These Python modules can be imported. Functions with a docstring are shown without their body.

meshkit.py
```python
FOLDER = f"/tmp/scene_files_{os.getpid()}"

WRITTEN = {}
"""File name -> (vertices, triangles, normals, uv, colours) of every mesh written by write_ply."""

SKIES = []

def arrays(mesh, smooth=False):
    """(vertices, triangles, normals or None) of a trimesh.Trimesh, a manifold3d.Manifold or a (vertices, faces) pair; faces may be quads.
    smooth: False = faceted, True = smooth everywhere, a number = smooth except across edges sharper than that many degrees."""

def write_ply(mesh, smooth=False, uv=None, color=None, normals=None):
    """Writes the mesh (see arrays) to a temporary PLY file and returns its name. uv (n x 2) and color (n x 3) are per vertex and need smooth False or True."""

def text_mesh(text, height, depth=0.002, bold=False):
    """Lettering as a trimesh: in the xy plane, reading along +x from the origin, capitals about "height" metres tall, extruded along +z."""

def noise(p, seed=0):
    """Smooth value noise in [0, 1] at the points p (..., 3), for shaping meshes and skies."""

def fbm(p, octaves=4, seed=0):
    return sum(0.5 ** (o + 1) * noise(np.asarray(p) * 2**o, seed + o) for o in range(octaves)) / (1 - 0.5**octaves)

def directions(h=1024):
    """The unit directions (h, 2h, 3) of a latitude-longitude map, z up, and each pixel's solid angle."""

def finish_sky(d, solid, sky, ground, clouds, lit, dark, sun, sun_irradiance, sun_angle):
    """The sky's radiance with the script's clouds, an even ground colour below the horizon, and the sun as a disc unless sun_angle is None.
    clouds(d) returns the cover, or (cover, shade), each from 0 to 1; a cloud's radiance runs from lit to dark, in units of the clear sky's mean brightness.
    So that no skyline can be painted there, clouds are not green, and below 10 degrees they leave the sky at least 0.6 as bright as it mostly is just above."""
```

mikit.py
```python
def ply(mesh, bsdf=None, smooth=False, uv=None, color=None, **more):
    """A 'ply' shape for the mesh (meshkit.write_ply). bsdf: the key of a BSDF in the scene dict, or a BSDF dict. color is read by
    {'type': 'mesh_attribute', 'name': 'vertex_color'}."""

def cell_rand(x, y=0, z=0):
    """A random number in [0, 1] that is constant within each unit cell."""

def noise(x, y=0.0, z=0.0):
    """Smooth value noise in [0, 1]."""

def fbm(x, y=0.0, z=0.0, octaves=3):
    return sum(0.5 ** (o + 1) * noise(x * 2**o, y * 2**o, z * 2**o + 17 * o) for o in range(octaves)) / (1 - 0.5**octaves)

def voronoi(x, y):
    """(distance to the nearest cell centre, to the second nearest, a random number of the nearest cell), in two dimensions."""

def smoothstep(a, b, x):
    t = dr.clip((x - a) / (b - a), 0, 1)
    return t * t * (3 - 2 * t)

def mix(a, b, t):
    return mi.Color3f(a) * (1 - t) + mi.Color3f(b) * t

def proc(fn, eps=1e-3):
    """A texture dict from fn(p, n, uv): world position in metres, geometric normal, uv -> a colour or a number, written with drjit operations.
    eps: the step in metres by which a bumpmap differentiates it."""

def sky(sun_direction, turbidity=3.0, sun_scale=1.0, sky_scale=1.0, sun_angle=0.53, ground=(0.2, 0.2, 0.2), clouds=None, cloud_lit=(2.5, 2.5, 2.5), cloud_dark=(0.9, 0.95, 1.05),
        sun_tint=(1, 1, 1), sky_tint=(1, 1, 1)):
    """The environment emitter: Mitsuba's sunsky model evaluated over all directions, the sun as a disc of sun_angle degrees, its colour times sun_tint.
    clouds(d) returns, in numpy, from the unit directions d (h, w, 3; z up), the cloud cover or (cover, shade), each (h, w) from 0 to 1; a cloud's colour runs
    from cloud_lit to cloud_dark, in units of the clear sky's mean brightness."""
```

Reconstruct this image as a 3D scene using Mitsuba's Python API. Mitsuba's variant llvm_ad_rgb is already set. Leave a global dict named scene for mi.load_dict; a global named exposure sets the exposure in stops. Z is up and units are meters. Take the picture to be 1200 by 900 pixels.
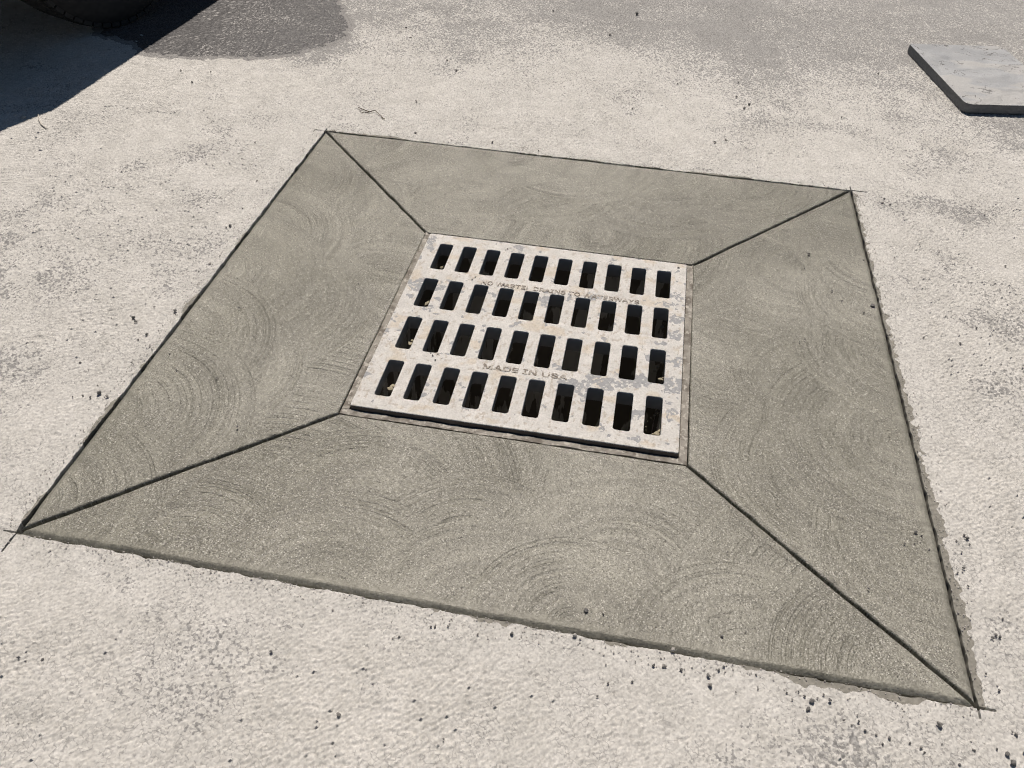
import math, random
import numpy as np, trimesh, drjit as dr, mitsuba as mi, manifold3d as m3, mikit, meshkit
from mikit import proc, noise, fbm, voronoi, cell_rand, smoothstep, mix
from scipy.spatial import cKDTree
import shapely, shapely.geometry as sg

rng = np.random.default_rng(7)
T = mi.ScalarTransform4f
scene, labels = {}, {}

# ---------------------------------------------------------------- camera, sky, exposure
L = 0.762                                    # side of the cast grate; origin of the world = its centre, x right, y away, top at z = 0
F, TILT, PAN, ROLL = 990.9, 0.73447, -0.15047, 0.03899
EYE = np.array([(0.76674 - .5) * L, (-1.76888 - .5) * L, 1.79477 * L])
fw = np.array([math.sin(PAN) * math.cos(TILT), math.cos(PAN) * math.cos(TILT), -math.sin(TILT)])
rt = np.array([math.cos(PAN), -math.sin(PAN), 0.0]); up = np.cross(rt, fw)
up2 = -rt * math.sin(ROLL) + up * math.cos(ROLL)
scene['camera'] = {'type': 'perspective', 'fov': math.degrees(2 * math.atan(600 / F)), 'fov_axis': 'x', 'near_clip': 0.05, 'far_clip': 500.0,
                   'to_world': T().look_at(origin=EYE.tolist(), target=(EYE + fw).tolist(), up=up2.tolist())}
SUN_ELEV, SUN_AZ = math.radians(60), math.radians(-9)      # azimuth from +y, negative = from the left
SUN = [math.sin(SUN_AZ) * math.cos(SUN_ELEV), math.cos(SUN_AZ) * math.cos(SUN_ELEV), math.sin(SUN_ELEV)]
scene['sky'] = mikit.sky(SUN, turbidity=2.5, sky_scale=0.34, sun_tint=(.93, 1.0, 1.15), sky_tint=(1.06, 1.0, .88))
exposure = 1.61

# ---------------------------------------------------------------- helpers
def W(u, v):                                  # grate units (0..1 over the grate) -> metres
    return ((u - .5) * L, (v - .5) * L)

def numbered(key):
    if key not in scene and key not in labels: return key
    k = 1
    while f'{key}_{k:03d}' in scene or f'{key}_{k:03d}' in labels: k += 1
    return f'{key}_{k:03d}'

def obj(name, mesh, mat, parent=None, smooth=False, label=None, cat=None, group=None, kind=None, **kw):
    key = numbered(f'{parent}__{name}' if parent else name)
    scene[key] = mikit.ply(mesh, mat, smooth=smooth, **kw)
    tag(key, label, cat, group, kind)
    return key

def tag(key, label=None, cat=None, group=None, kind=None):
    e = {k: v for k, v in (('label', label), ('category', cat), ('group', group), ('kind', kind)) if v}
    if e: labels[key] = e

def thing(name, label, cat, group=None):
    key = numbered(name); tag(key, label, cat, group); return key

def bsdf(name, color, rough=0.6, spec=0.5, bump=None, scale=1.0, eps=1e-3, **kw):
    c = proc(color) if callable(color) else {'type': 'rgb', 'value': list(color)}
    r = proc(rough) if callable(rough) else float(rough)
    b = {'type': 'principled', 'base_color': c, 'roughness': r, 'specular': spec, **kw}
    if bump: b = {'type': 'bumpmap', 'tex': proc(bump, eps), 'scale': scale, 'bsdf': b}
    scene[name] = {'type': 'twosided', 'bsdf': b}
    return name

def box(x0, x1, y0, y1, z0, z1):
    return trimesh.creation.box(bounds=[[x0, y0, z0], [x1, y1, z1]])

def hull(points): return m3.Manifold.hull_points(np.asarray(points, np.float32))

def rbox(x0, x1, y0, y1, z0, z1, r, n=12):
    s = m3.Manifold.sphere(r, n)
    return m3.Manifold.batch_hull([s.translate((x, y, z)) for x in (x0 + r, x1 - r) for y in (y0 + r, y1 - r) for z in (z0 + r, z1 - r)])

def tube(points, r, n=8):
    points = np.asarray(points, float); rr = np.broadcast_to(r, len(points))
    parts = []
    for a, b, ra, rb in zip(points[:-1], points[1:], rr[:-1], rr[1:]):
        parts.append(m3.Manifold.batch_hull([m3.Manifold.sphere(float(ra), n).translate(a.tolist()), m3.Manifold.sphere(float(rb), n).translate(b.tolist())]))
    return m3.Manifold.batch_boolean(parts, m3.OpType.Add)

# ---------------------------------------------------------------- outline of the cast collar (corners in grate units)
AP = dict(BL=(-.691, -.634), BR=(1.692, -.657), TR=(1.689, 1.736), TL=(-.694, 1.752))
Q = {k: np.array(W(*v)) for k, v in AP.items()}
SIDE = 2.39 * L
def st(s, t):                                  # bilinear: the collar is 0..1
    s, t = np.asarray(s)[..., None], np.asarray(t)[..., None]
    return Q['BL'] * (1 - s) * (1 - t) + Q['BR'] * s * (1 - t) + Q['TR'] * s * t + Q['TL'] * (1 - s) * t

# drjit: distance outside the collar outline, roughly (sides taken as straight lines)
def edge_dist(p):
    ds = []
    for a, b in (('BL', 'BR'), ('BR', 'TR'), ('TR', 'TL'), ('TL', 'BL')):
        A, B = Q[a], Q[b]; d = (B - A) / np.linalg.norm(B - A); n = np.array([d[1], -d[0]])
        ds.append((p.x - float(A[0])) * float(n[0]) + (p.y - float(A[1])) * float(n[1]))
    return ds                                   # bottom, right, top, left; positive = outside

def poly_sdf(x, y, pts):                        # signed distance to a polygon, negative inside
    d = mi.Float(1e9); s = mi.Float(1)
    n = len(pts)
    for i in range(n):
        (ax, ay), (bx, by) = map(lambda q: (float(q[0]), float(q[1])), (pts[i], pts[i - 1]))
        ex, ey = bx - ax, by - ay
        wx, wy = x - ax, y - ay
        h = dr.clip((wx * ex + wy * ey) / (ex * ex + ey * ey), 0, 1)
        d = dr.minimum(d, dr.square(wx - ex * h) + dr.square(wy - ey * h))
        c1, c2, c3 = y >= ay, y < by, ex * wy > ey * wx
        flip = (c1 & c2 & c3) | (~c1 & ~c2 & ~c3)
        s = dr.select(flip, -s, s)
    return s * dr.sqrt(d)

# ---------------------------------------------------------------- materials
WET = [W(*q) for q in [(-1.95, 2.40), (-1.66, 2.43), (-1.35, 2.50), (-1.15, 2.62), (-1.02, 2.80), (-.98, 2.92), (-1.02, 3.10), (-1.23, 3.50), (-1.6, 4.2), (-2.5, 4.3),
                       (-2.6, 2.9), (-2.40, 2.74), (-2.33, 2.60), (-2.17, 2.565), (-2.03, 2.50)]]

def pave_masks(p):
    x, y = p.x, p.y
    w = fbm(x * 28, y * 28, 3.0, 3) - .5
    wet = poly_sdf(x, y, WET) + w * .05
    b, r, t, l = edge_dist(p)
    n1 = fbm(x * 9, y * 9, 9.0, 3); n2 = fbm(x * 60, y * 60, 5.0, 2)
    wid_r = .005 + .009 * smoothstep(.75, -.8, y) + .012 * n1
    band = (r < wid_r + (n2 - .5) * .022) & (r > -.05) & (b < .004) & (t < .0)
    band_b = (b < (n1 - .60) * .06 + .009 * smoothstep(.45, .85, x) + (n2 - .5) * .020) & (b > -.05) & (r < .0) & (l < .0)
    band_l = (l < (n1 - .50) * .07 + (n2 - .5) * .014) & (l > -.05) & (t < .0) & (b < .0)
    band_t = (t < (n1 - .52) * .06 + (n2 - .5) * .01) & (t > -.05) & (l < .0) & (r < .0)
    return wet, band | band_b | band_l | band_t

def pave_color(p, n, uv):
    x, y = p.x, p.y
    grain = fbm(x * 190, y * 190, 5.0, 2)                      # single stones, 3 to 6 mm
    tone = noise(x * 260 + 11, y * 260, 2.0)
    low = fbm(x * 1.6, y * 1.6, 1.0, 4)
    mid = fbm(x * 7, y * 7, 2.0, 3)
    # pale cement dust lies on the stones: thick round the collar, worn off in patches and towards the far side
    far = smoothstep(1.20, 2.30, y + .20 * x + (low - .5) * 1.5)
    worn = smoothstep(.52, .70, low) * smoothstep(.36, .62, mid)
    cover = 1.00 - .72 * far - .30 * worn - .22 * smoothstep(.56, .76, mid)
    spread = dr.clip((grain - .22) / .56, 0, 1)
    dusty = smoothstep(-.10, .10, cover - (.10 + .86 * spread))
    dust = mix((.462, .455, .432), (.565, .556, .535), fbm(x * 24, y * 24, 4.0, 3))
    dust = dust * (.76 + .30 * tone + .21 * noise(x * 430, y * 430, 3.0))
    sx = mix((.192, .190, .187), (.38, .377, .370), tone)
    c = mix(sx, dust, dusty)
    dark = smoothstep(.74, .86, noise(x * 330 + 31, y * 330, 7.0)) * smoothstep(.54, .64, fbm(x * 9, y * 9, 8.0, 3))
    c = mix(c, mi.Color3f(.17, .17, .17), .5 * dark)
    f1, f2, cid = voronoi(x * 92 + .5 * noise(x * 200, y * 200, 1.0), y * 92)
    joint = smoothstep(.17, .05, f2 - f1) * smoothstep(.40, .60, noise(x * 130, y * 130, 41.0)) * smoothstep(.36, .56, fbm(x * 6, y * 6, 42.0, 3))
    c = mix(c, mi.Color3f(.19, .188, .185), .5 * joint)       # crevice shade painted in, along with bitumen between the dusted stones
    wet, band = pave_masks(p)
    paste = mix((.17, .165, .145), (.30, .288, .258), .45 * grain + .55 * tone)
    c = dr.select(band, paste, c)
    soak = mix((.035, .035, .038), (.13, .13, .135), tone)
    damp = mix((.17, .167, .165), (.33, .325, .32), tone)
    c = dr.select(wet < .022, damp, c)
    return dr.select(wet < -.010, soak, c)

def pave_rough(p, n, uv):
    wet, band = pave_masks(p)
    return dr.select(wet < -.012, mi.Float(.46), mi.Float(.85))

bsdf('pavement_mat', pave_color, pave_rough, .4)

# swirled broom strokes on the fresh concrete: fans of arcs, the later stroke over the earlier one
FANS = []
_r = random.Random(5)
def side_pts(a, b, n, inset):
    A, B = Q[a], Q[b]; d = (B - A) / np.linalg.norm(B - A); nn = np.array([-d[1], d[0]])
    for i in range(n):
        q = A + (B - A) * ((i + .5 + _r.uniform(-.25, .25)) / n) + nn * (inset + _r.uniform(-.04, .04))
        FANS.append((float(q[0]), float(q[1]), _r.uniform(.20, .34) + (0.30 if inset > .2 else 0)))
for inset, n in ((.42, 3), (.16, 5), (-.02, 7)):
    for a, b in (('BL', 'BR'), ('BR', 'TR'), ('TR', 'TL'), ('TL', 'BL')): side_pts(a, b, n, inset)

def fans(xy):                                   # numpy: distance and angle about the centre of the stroke that lies on top
    c = np.tile([0., -.1, 0.], (len(xy), 1))
    for i, (a, b, R) in enumerate(FANS):
        c[(xy[:, 0] - a) ** 2 + (xy[:, 1] - b) ** 2 < R * R] = (a, b, i + 1)
    d = xy - c[:, :2]
    return np.hypot(d[:, 0], d[:, 1]), np.arctan2(d[:, 1], d[:, 0]), c[:, 2]

def strokes(xy, d_edge):
    r, a, k = fans(xy)
    s = meshkit.noise(np.c_[r * 250, a * .7, k * 13]) * .75 + meshkit.noise(np.c_[r * 110, a * .5, k * 7 + 40]) * .45
    amt = np.clip((meshkit.noise(np.c_[r * 16, a * 1.1, k * 3]) - .52) * 5, 0, 1) * np.clip((meshkit.noise(np.c_[xy * 7, k]) - .30) * 4, 0, 1)
    p3 = np.c_[xy, np.zeros(len(xy))]
    trowelled = np.clip((d_edge - .014 - .012 * meshkit.noise(p3 * 30)) / .012, 0, 1)    # the edging tool leaves a smooth strip
    q = np.random.default_rng(3)
    grain = (meshkit.noise(p3 * 330, 4) - .5) * .0012 + q.normal(0, .00030, len(xy))
    return ((s - .6) * .00125 * (.10 + .90 * amt) + grain) * (.10 + .90 * trowelled) * np.clip(d_edge / .014, .12, 1)

def fans_dr(p):
    cx, cy, k = mi.Float(0), mi.Float(-.1), mi.Float(0)
    for i, (a, b, R) in enumerate(FANS):
        on = dr.square(p.x - a) + dr.square(p.y - b) < R * R
        cx, cy, k = dr.select(on, a, cx), dr.select(on, b, cy), dr.select(on, float(i + 1), k)
    dx, dy = p.x - cx, p.y - cy
    return dr.sqrt(dx * dx + dy * dy), dr.atan2(dy, dx), k

def edge_in(p):
    b, r, t, l = edge_dist(p)
    return -dr.maximum(dr.maximum(b, r), dr.maximum(t, l))

def conc_color(p, n, uv):
    x, y = p.x, p.y
    big = fbm(x * 3.2, y * 3.2, 3.0, 4)
    c = mix((.185, .181, .151), (.243, .238, .205), smoothstep(.3, .7, big))
    c = mix(c, mi.Color3f(.168, .163, .140), .35 * smoothstep(.52, .68, fbm(x * 6 + 4, y * 6, 6.0, 3)))
    r, a, k = fans_dr(p)                          # each stroke drags sand and paste along its arc
    sweep = noise(r * 30, k * 5.0, a * .9) * .5 + noise(r * 150, k * 9.0, a * .5) * .5
    c = c * (.72 + .56 * sweep)
    g = cell_rand(dr.floor(x * 500 + y * 90), dr.floor(y * 500 - x * 90), 3.0)
    g2 = cell_rand(dr.floor(x * 560 - y * 120), dr.floor(y * 560 + x * 120), 6.0)
    sand = .25 + .75 * smoothstep(.015, .03, edge_in(p))
    c = mix(c, mi.Color3f(.56, .55, .51), sand * .60 * smoothstep(.80, .97, g))  # pale sand grains, with their sparkle painted into the colour
    c = mix(c, mi.Color3f(.07, .066, .06), sand * .70 * smoothstep(.28, .08, g2))
    return c * (.80 + .40 * noise(x * 360, y * 360, 8.0))

def conc_bump(p, n, uv):                         # bristle grooves, in clumps along the arcs
    r, a, k = fans_dr(p)
    clump = smoothstep(.36, .58, noise(r * 13, k * 3.0, a * .9)) * smoothstep(.24, .48, noise(p.x * 9, p.y * 9, k)) * smoothstep(.014, .026, edge_in(p))
    groove = smoothstep(.52, .26, noise(r * 235, k * 13.0 + 5, a * .45)) + .8 * smoothstep(.40, .22, noise(r * 105, k * 17.0 + 5, a * .35))
    return -groove * (.22 + .62 * clump) * .0015 + fbm(p.x * 380, p.y * 380, 2.0, 2) * .0012

def conc_rough(p, n, uv):
    return .36 + .16 * fbm(p.x * 5, p.y * 5, 11.0, 3)

bsdf('concrete_mat', conc_color, conc_rough, .36, conc_bump, 1.0, eps=6e-4)

# cast iron under a coat of pale cement dust, rubbed off in places
RUB = [(W(*q), r) for q, r in [((.045, .66), .030), ((.115, .655), .022), ((.10, .52), .018), ((.02, .95), .02), ((.03, .90), .012), ((.975, .30), .035), ((.86, .30), .03), ((.80, .28), .026), ((.76, .25), .02),
                            ((.665, .225), .036), ((.70, .20), .024), ((.72, .28), .018), ((.675, .72), .016), ((.51, .66), .018), ((.52, .63), .014), ((.965, .55), .022), ((.97, .65), .02), ((.965, .78), .018),
                            ((.965, .17), .014), ((.865, .14), .017), ((.60, .30), .014), ((.63, .86), .012), ((.93, .73), .016), ((.98, .42), .02), ((.905, .42), .012), ((.72, .97), .022), ((.35, .97), .016)]]
def grate_color(p, n, uv):
    x, y = p.x, p.y
    w = fbm(x * 60, y * 60, 2.0, 3) - .5
    d = mi.Float(1)
    for (a, b), r in RUB:
        d = dr.minimum(d, dr.sqrt(dr.square(x - a) + dr.square((y - b) * 1.15)) - r)
    ragged = d + w * .05
    bare = dr.select(ragged < 0, 1.0, 0.0) * smoothstep(.28, .42, fbm(x * 160, y * 160, 6.0, 2))
    bare = dr.maximum(bare, dr.select(fbm(x * 45, y * 45, 21.0, 4) > .745, 1.0, 0.0))
    dust = mix((.485, .475, .455), (.62, .61, .59), fbm(x * 40, y * 40, 3.0, 4))
    dust = mix(dust, mi.Color3f(.42, .38, .33), .75 * smoothstep(.62, .74, fbm(x * 130, y * 95, 8.0, 3)))
    dust = mix(dust, mi.Color3f(.50, .42, .31), .45 * smoothstep(.60, .74, fbm(x * 22, y * 30, 31.0, 3)))
    dust = dust * (.86 + .28 * noise(x * 420, y * 420, 2.0))
    iron = mix((.25, .257, .268), (.36, .367, .378), fbm(x * 210, y * 210, 4.0, 2))
    return mix(dust, iron, bare)
def grate_bump(p, n, uv):
    return fbm(p.x * 140, p.y * 140, 3.0, 3) * .0016 + fbm(p.x * 520, p.y * 520, 6.0, 2) * .0006
bsdf('grate_mat', grate_color, .7, .4, grate_bump, 1.0, eps=5e-4)
bsdf('slot_mat', lambda p, n, uv: mix((.26, .255, .25), (.36, .35, .335), fbm(p.x * 70, p.y * 70, p.z * 70, 3)), .6, .4)
bsdf('letter_mat', lambda p, n, uv: mix((.19, .165, .14), (.44, .415, .38), smoothstep(.42, .64, fbm(p.x * 170, p.y * 170, 3.0, 3))), .65, .4)
def frame_color(p, n, uv):
    a = fbm(p.x * 60, p.y * 60, p.z * 60, 4)
    c = mix((.14, .125, .108), (.27, .255, .228), smoothstep(.3, .6, a))
    return mix(c, mi.Color3f(.40, .38, .345), smoothstep(.56, .66, fbm(p.x * 100 + 7, p.y * 100, p.z * 40, 3)))
bsdf('frame_mat', frame_color, .7, .4, lambda p, n, uv: fbm(p.x * 190, p.y * 190, p.z * 190, 3) * .003, 1.0, eps=6e-4)
def basin_color(p, n, uv):
    a = fbm(p.x * 30 + p.y * 30, p.z * 7, 2.0, 4)
    c = mix((.13, .122, .112), (.22, .195, .16), fbm(p.x * 6, p.y * 6, p.z * 6, 3))
    return mix(c, mi.Color3f(.52, .51, .48), smoothstep(.52, .57, a))
bsdf('basin_mat', basin_color, .8, .3)
bsdf('sump_mat', lambda p, n, uv: mix((.10, .09, .075), (.20, .18, .15), fbm(p.x * 20, p.y * 20, 1.0, 3)), .5, .5)
bsdf('mortar_mat', lambda p, n, uv: mix((.26, .235, .17), (.46, .42, .32), fbm(p.x * 300, p.y * 300, p.z * 300, 3)), .9, .3)
bsdf('subgrade_mat', lambda p, n, uv: mix((.05, .045, .04), (.10, .09, .08), noise(p.x * 90, p.y * 90, 0)), .95, .2)

# ---------------------------------------------------------------- pavement: one sheet, fine near the camera, with the opening and the saw over-cuts
def spaced(a, b, step): return np.linspace(a, b, max(2, int(round((b - a) / step)) + 1))
g = .0035 / SIDE                               # saw cut round the collar
def knots(lo, f0, f1, hi, fine, mid, extra):
    inner = [spaced(f0, -g, fine), spaced(-g, 1 + g, fine), spaced(1 + g, f1, fine)]
    out, x = [], f0
    step = mid
    while x > lo: x -= step; out.append(x)
    o2, x = [], f1
    while x < hi: x += step; o2.append(x)
    far_l, d = [], mid * 2
    x = out[-1] if out else lo
    while x > -35: x -= d; d *= 1.35; far_l.append(x)
    far_r, d = [], mid * 2
    x = o2[-1]
    while x < 35: x += d; d *= 1.35; far_r.append(x)
    k = np.concatenate([np.array(far_l)[::-1], np.array(out)[::-1], *inner, o2, far_r, extra])
    k = np.unique(np.round(k, 9))
    keep = np.ones(len(k), bool)                # no slivers next to the extra lines
    ex = set(np.round(np.concatenate([extra, [-g, 1 + g]]), 9))
    for i in range(1, len(k) - 1):
        if k[i] not in ex and min(k[i] - k[i - 1], k[i + 1] - k[i]) < fine * .3: keep[i] = False
    return k[keep]
cut = .0045 / SIDE
FINE = .0032 / SIDE
S = knots(-1.08, -.42, 1.30, 1.70, FINE, .0068 / SIDE, np.array([-g + cut, 1 + g - cut]))
Tt = knots(-.28, -.28, 1.05, 2.0, FINE, .0052 / SIDE, np.array([-g + cut, 1 + g - cut]))
ss, tt = np.meshgrid(S, Tt, indexing='xy')
P = st(ss, tt)
din = np.maximum(np.maximum(-g - ss, ss - 1 - g), np.maximum(-g - tt, tt - 1 - g)) * SIDE      # metres outside the opening
p3 = np.concatenate([P, np.zeros_like(P[..., :1])], -1)
near = np.exp(-np.maximum(din, 0) / .02)
jit = (meshkit.fbm(p3 * 38, 3, 3) - .5) * .009 * near                                     # ragged sawn edge
ox = np.where(ss < -g + 1e-9, -1., 0) + np.where(ss > 1 + g - 1e-9, 1., 0)
oy = np.where(tt < -g + 1e-9, -1., 0) + np.where(tt > 1 + g - 1e-9, 1., 0)
shift = np.maximum(jit, -.001)
P = P + np.stack([ox * shift, oy * shift], -1)
vis = (P[..., 0] > -3.2) & (P[..., 0] < 2.6) & (P[..., 1] > -1.5) & (P[..., 1] < 3.9) & (din > -.02)
xy = P[vis]
def cobble(xy, size, seed):
    r = np.random.default_rng(seed)
    lo, hi = xy.min(0) - .05, xy.max(0) + .05
    n = np.ceil((hi - lo) / size).astype(int)
    gx, gy = np.meshgrid(np.arange(n[0]), np.arange(n[1]))
    c = lo + (np.stack([gx.ravel(), gy.ravel()], -1) + r.random((gx.size, 2))) * size
    h = r.random(len(c))
    d, i = cKDTree(c).query(xy, k=2)
    round_ = 1 - np.clip(d[:, 0] / (.75 * size), 0, 1) ** 2
    return round_ * (.35 + .65 * h[i[:, 0]]), (d[:, 1] - d[:, 0]) / size
q3 = np.concatenate([xy, np.zeros((len(xy), 1))], -1)
c1, g1 = cobble(xy, .0082, 11)
soft = np.clip((meshkit.fbm(q3 * 4.5, 3, 21) - .30) * 3.0, .30, 1.0)                          # dust fills the gaps in places
shoulder = np.maximum(np.clip(g1 / .42, 0, 1) ** .6, .42)
z = (shoulder * .0034 + c1 * .0024) * soft + (meshkit.fbm(q3 * 9, 3, 6) - .5) * .005 + rng.normal(0, .00092, len(xy)) - .0026 * soft
zz = np.zeros(P.shape[:2]); zz[vis] = z
zz *= np.where(din < .3, np.clip(.55 + din / .3, 0, 1), 1)
zz[(din > 0) & ~vis] = 0
V = np.concatenate([P, zz[..., None] - .0015], -1)
ns, nt = len(S), len(Tt)
sc, tc = (S[:-1] + S[1:]) / 2, (Tt[:-1] + Tt[1:]) / 2
SC, TC = np.meshgrid(sc, tc)
hole = (SC > -g) & (SC < 1 + g) & (TC > -g) & (TC < 1 + g)
m = 1 / SIDE
def slit(s0, s1, t0, t1): return (SC > s0) & (SC < s1) & (TC > t0) & (TC < t1)
hole |= slit(-g, -g + cut, -g - .046 * m, -g) | slit(-g - .026 * m, -g, -g, -g + cut)           # near left corner
hole |= slit(-g - .040 * m, -g, 1 + g - cut, 1 + g) | slit(-g, -g + cut, 1 + g, 1 + g + .016 * m)   # far left
hole |= slit(1 + g - cut, 1 + g, 1 + g, 1 + g + .026 * m) | slit(1 + g, 1 + g + .050 * m, 1 + g - cut, 1 + g)
hole |= slit(1 + g - cut, 1 + g, -g - .018 * m, -g) | slit(1 + g, 1 + g + .030 * m, -g, -g + cut)
jj, ii = np.nonzero(~hole)
a = jj * ns + ii
quads = np.stack([a, a + 1, a + ns + 1, a + ns], -1)
tri = np.vstack([quads[:, [0, 1, 2]], quads[:, [0, 2, 3]]])
# walls of the opening and of the cuts
hz = hole
skirt = []
def wall(mask, e0, e1):
    j, i = np.nonzero(mask)
    skirt.append(np.stack([(j + e0[1]) * ns + i + e0[0], (j + e1[1]) * ns + i + e1[0]], -1))
pad = np.pad(hz, 1, constant_values=False)
c0 = ~hz
wall(c0 & pad[1:-1, 2:], (1, 0), (1, 1)); wall(c0 & pad[1:-1, :-2], (0, 1), (0, 0))
wall(c0 & pad[2:, 1:-1], (1, 1), (0, 1)); wall(c0 & pad[:-2, 1:-1], (0, 0), (1, 0))
E_ = np.concatenate(skirt)
Vf = V.reshape(-1, 3)
used = np.unique(E_); low = Vf[used].copy(); low[:, 2] = -.055
lid = {int(u): len(Vf) + k for k, u in enumerate(used)}
lo = np.vectorize(lid.get)(E_)
Vs = np.vstack([Vf, low])
tri_w = np.vstack([np.stack([E_[:, 0], lo[:, 0], lo[:, 1]], -1), np.stack([E_[:, 0], lo[:, 1], E_[:, 1]], -1)])
# the walls get vertices of their own, so that the rim stays crisp
wv, inv = np.unique(tri_w, return_inverse=True)
allV = np.vstack([Vs[:len(Vf)], Vs[wv]]); allT = np.vstack([tri, inv.reshape(-1, 3) + len(Vf)])
keepv, inv = np.unique(allT, return_inverse=True)
obj('pavement', (allV[keepv], inv.reshape(-1, 3)), 'pavement_mat', smooth=True, kind='structure')

B0 = .5 * L + .10
ring = sg.box(-1.15, -1.15, 1.15, 1.2).difference(sg.box(-B0 + .02, -B0 + .02, B0 - .02, B0 - .02))
sub = trimesh.creation.extrude_polygon(ring, .05, engine='earcut'); sub.apply_translation([0, 0, -.105])
obj('subgrade', sub, 'subgrade_mat', kind='structure')

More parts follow.
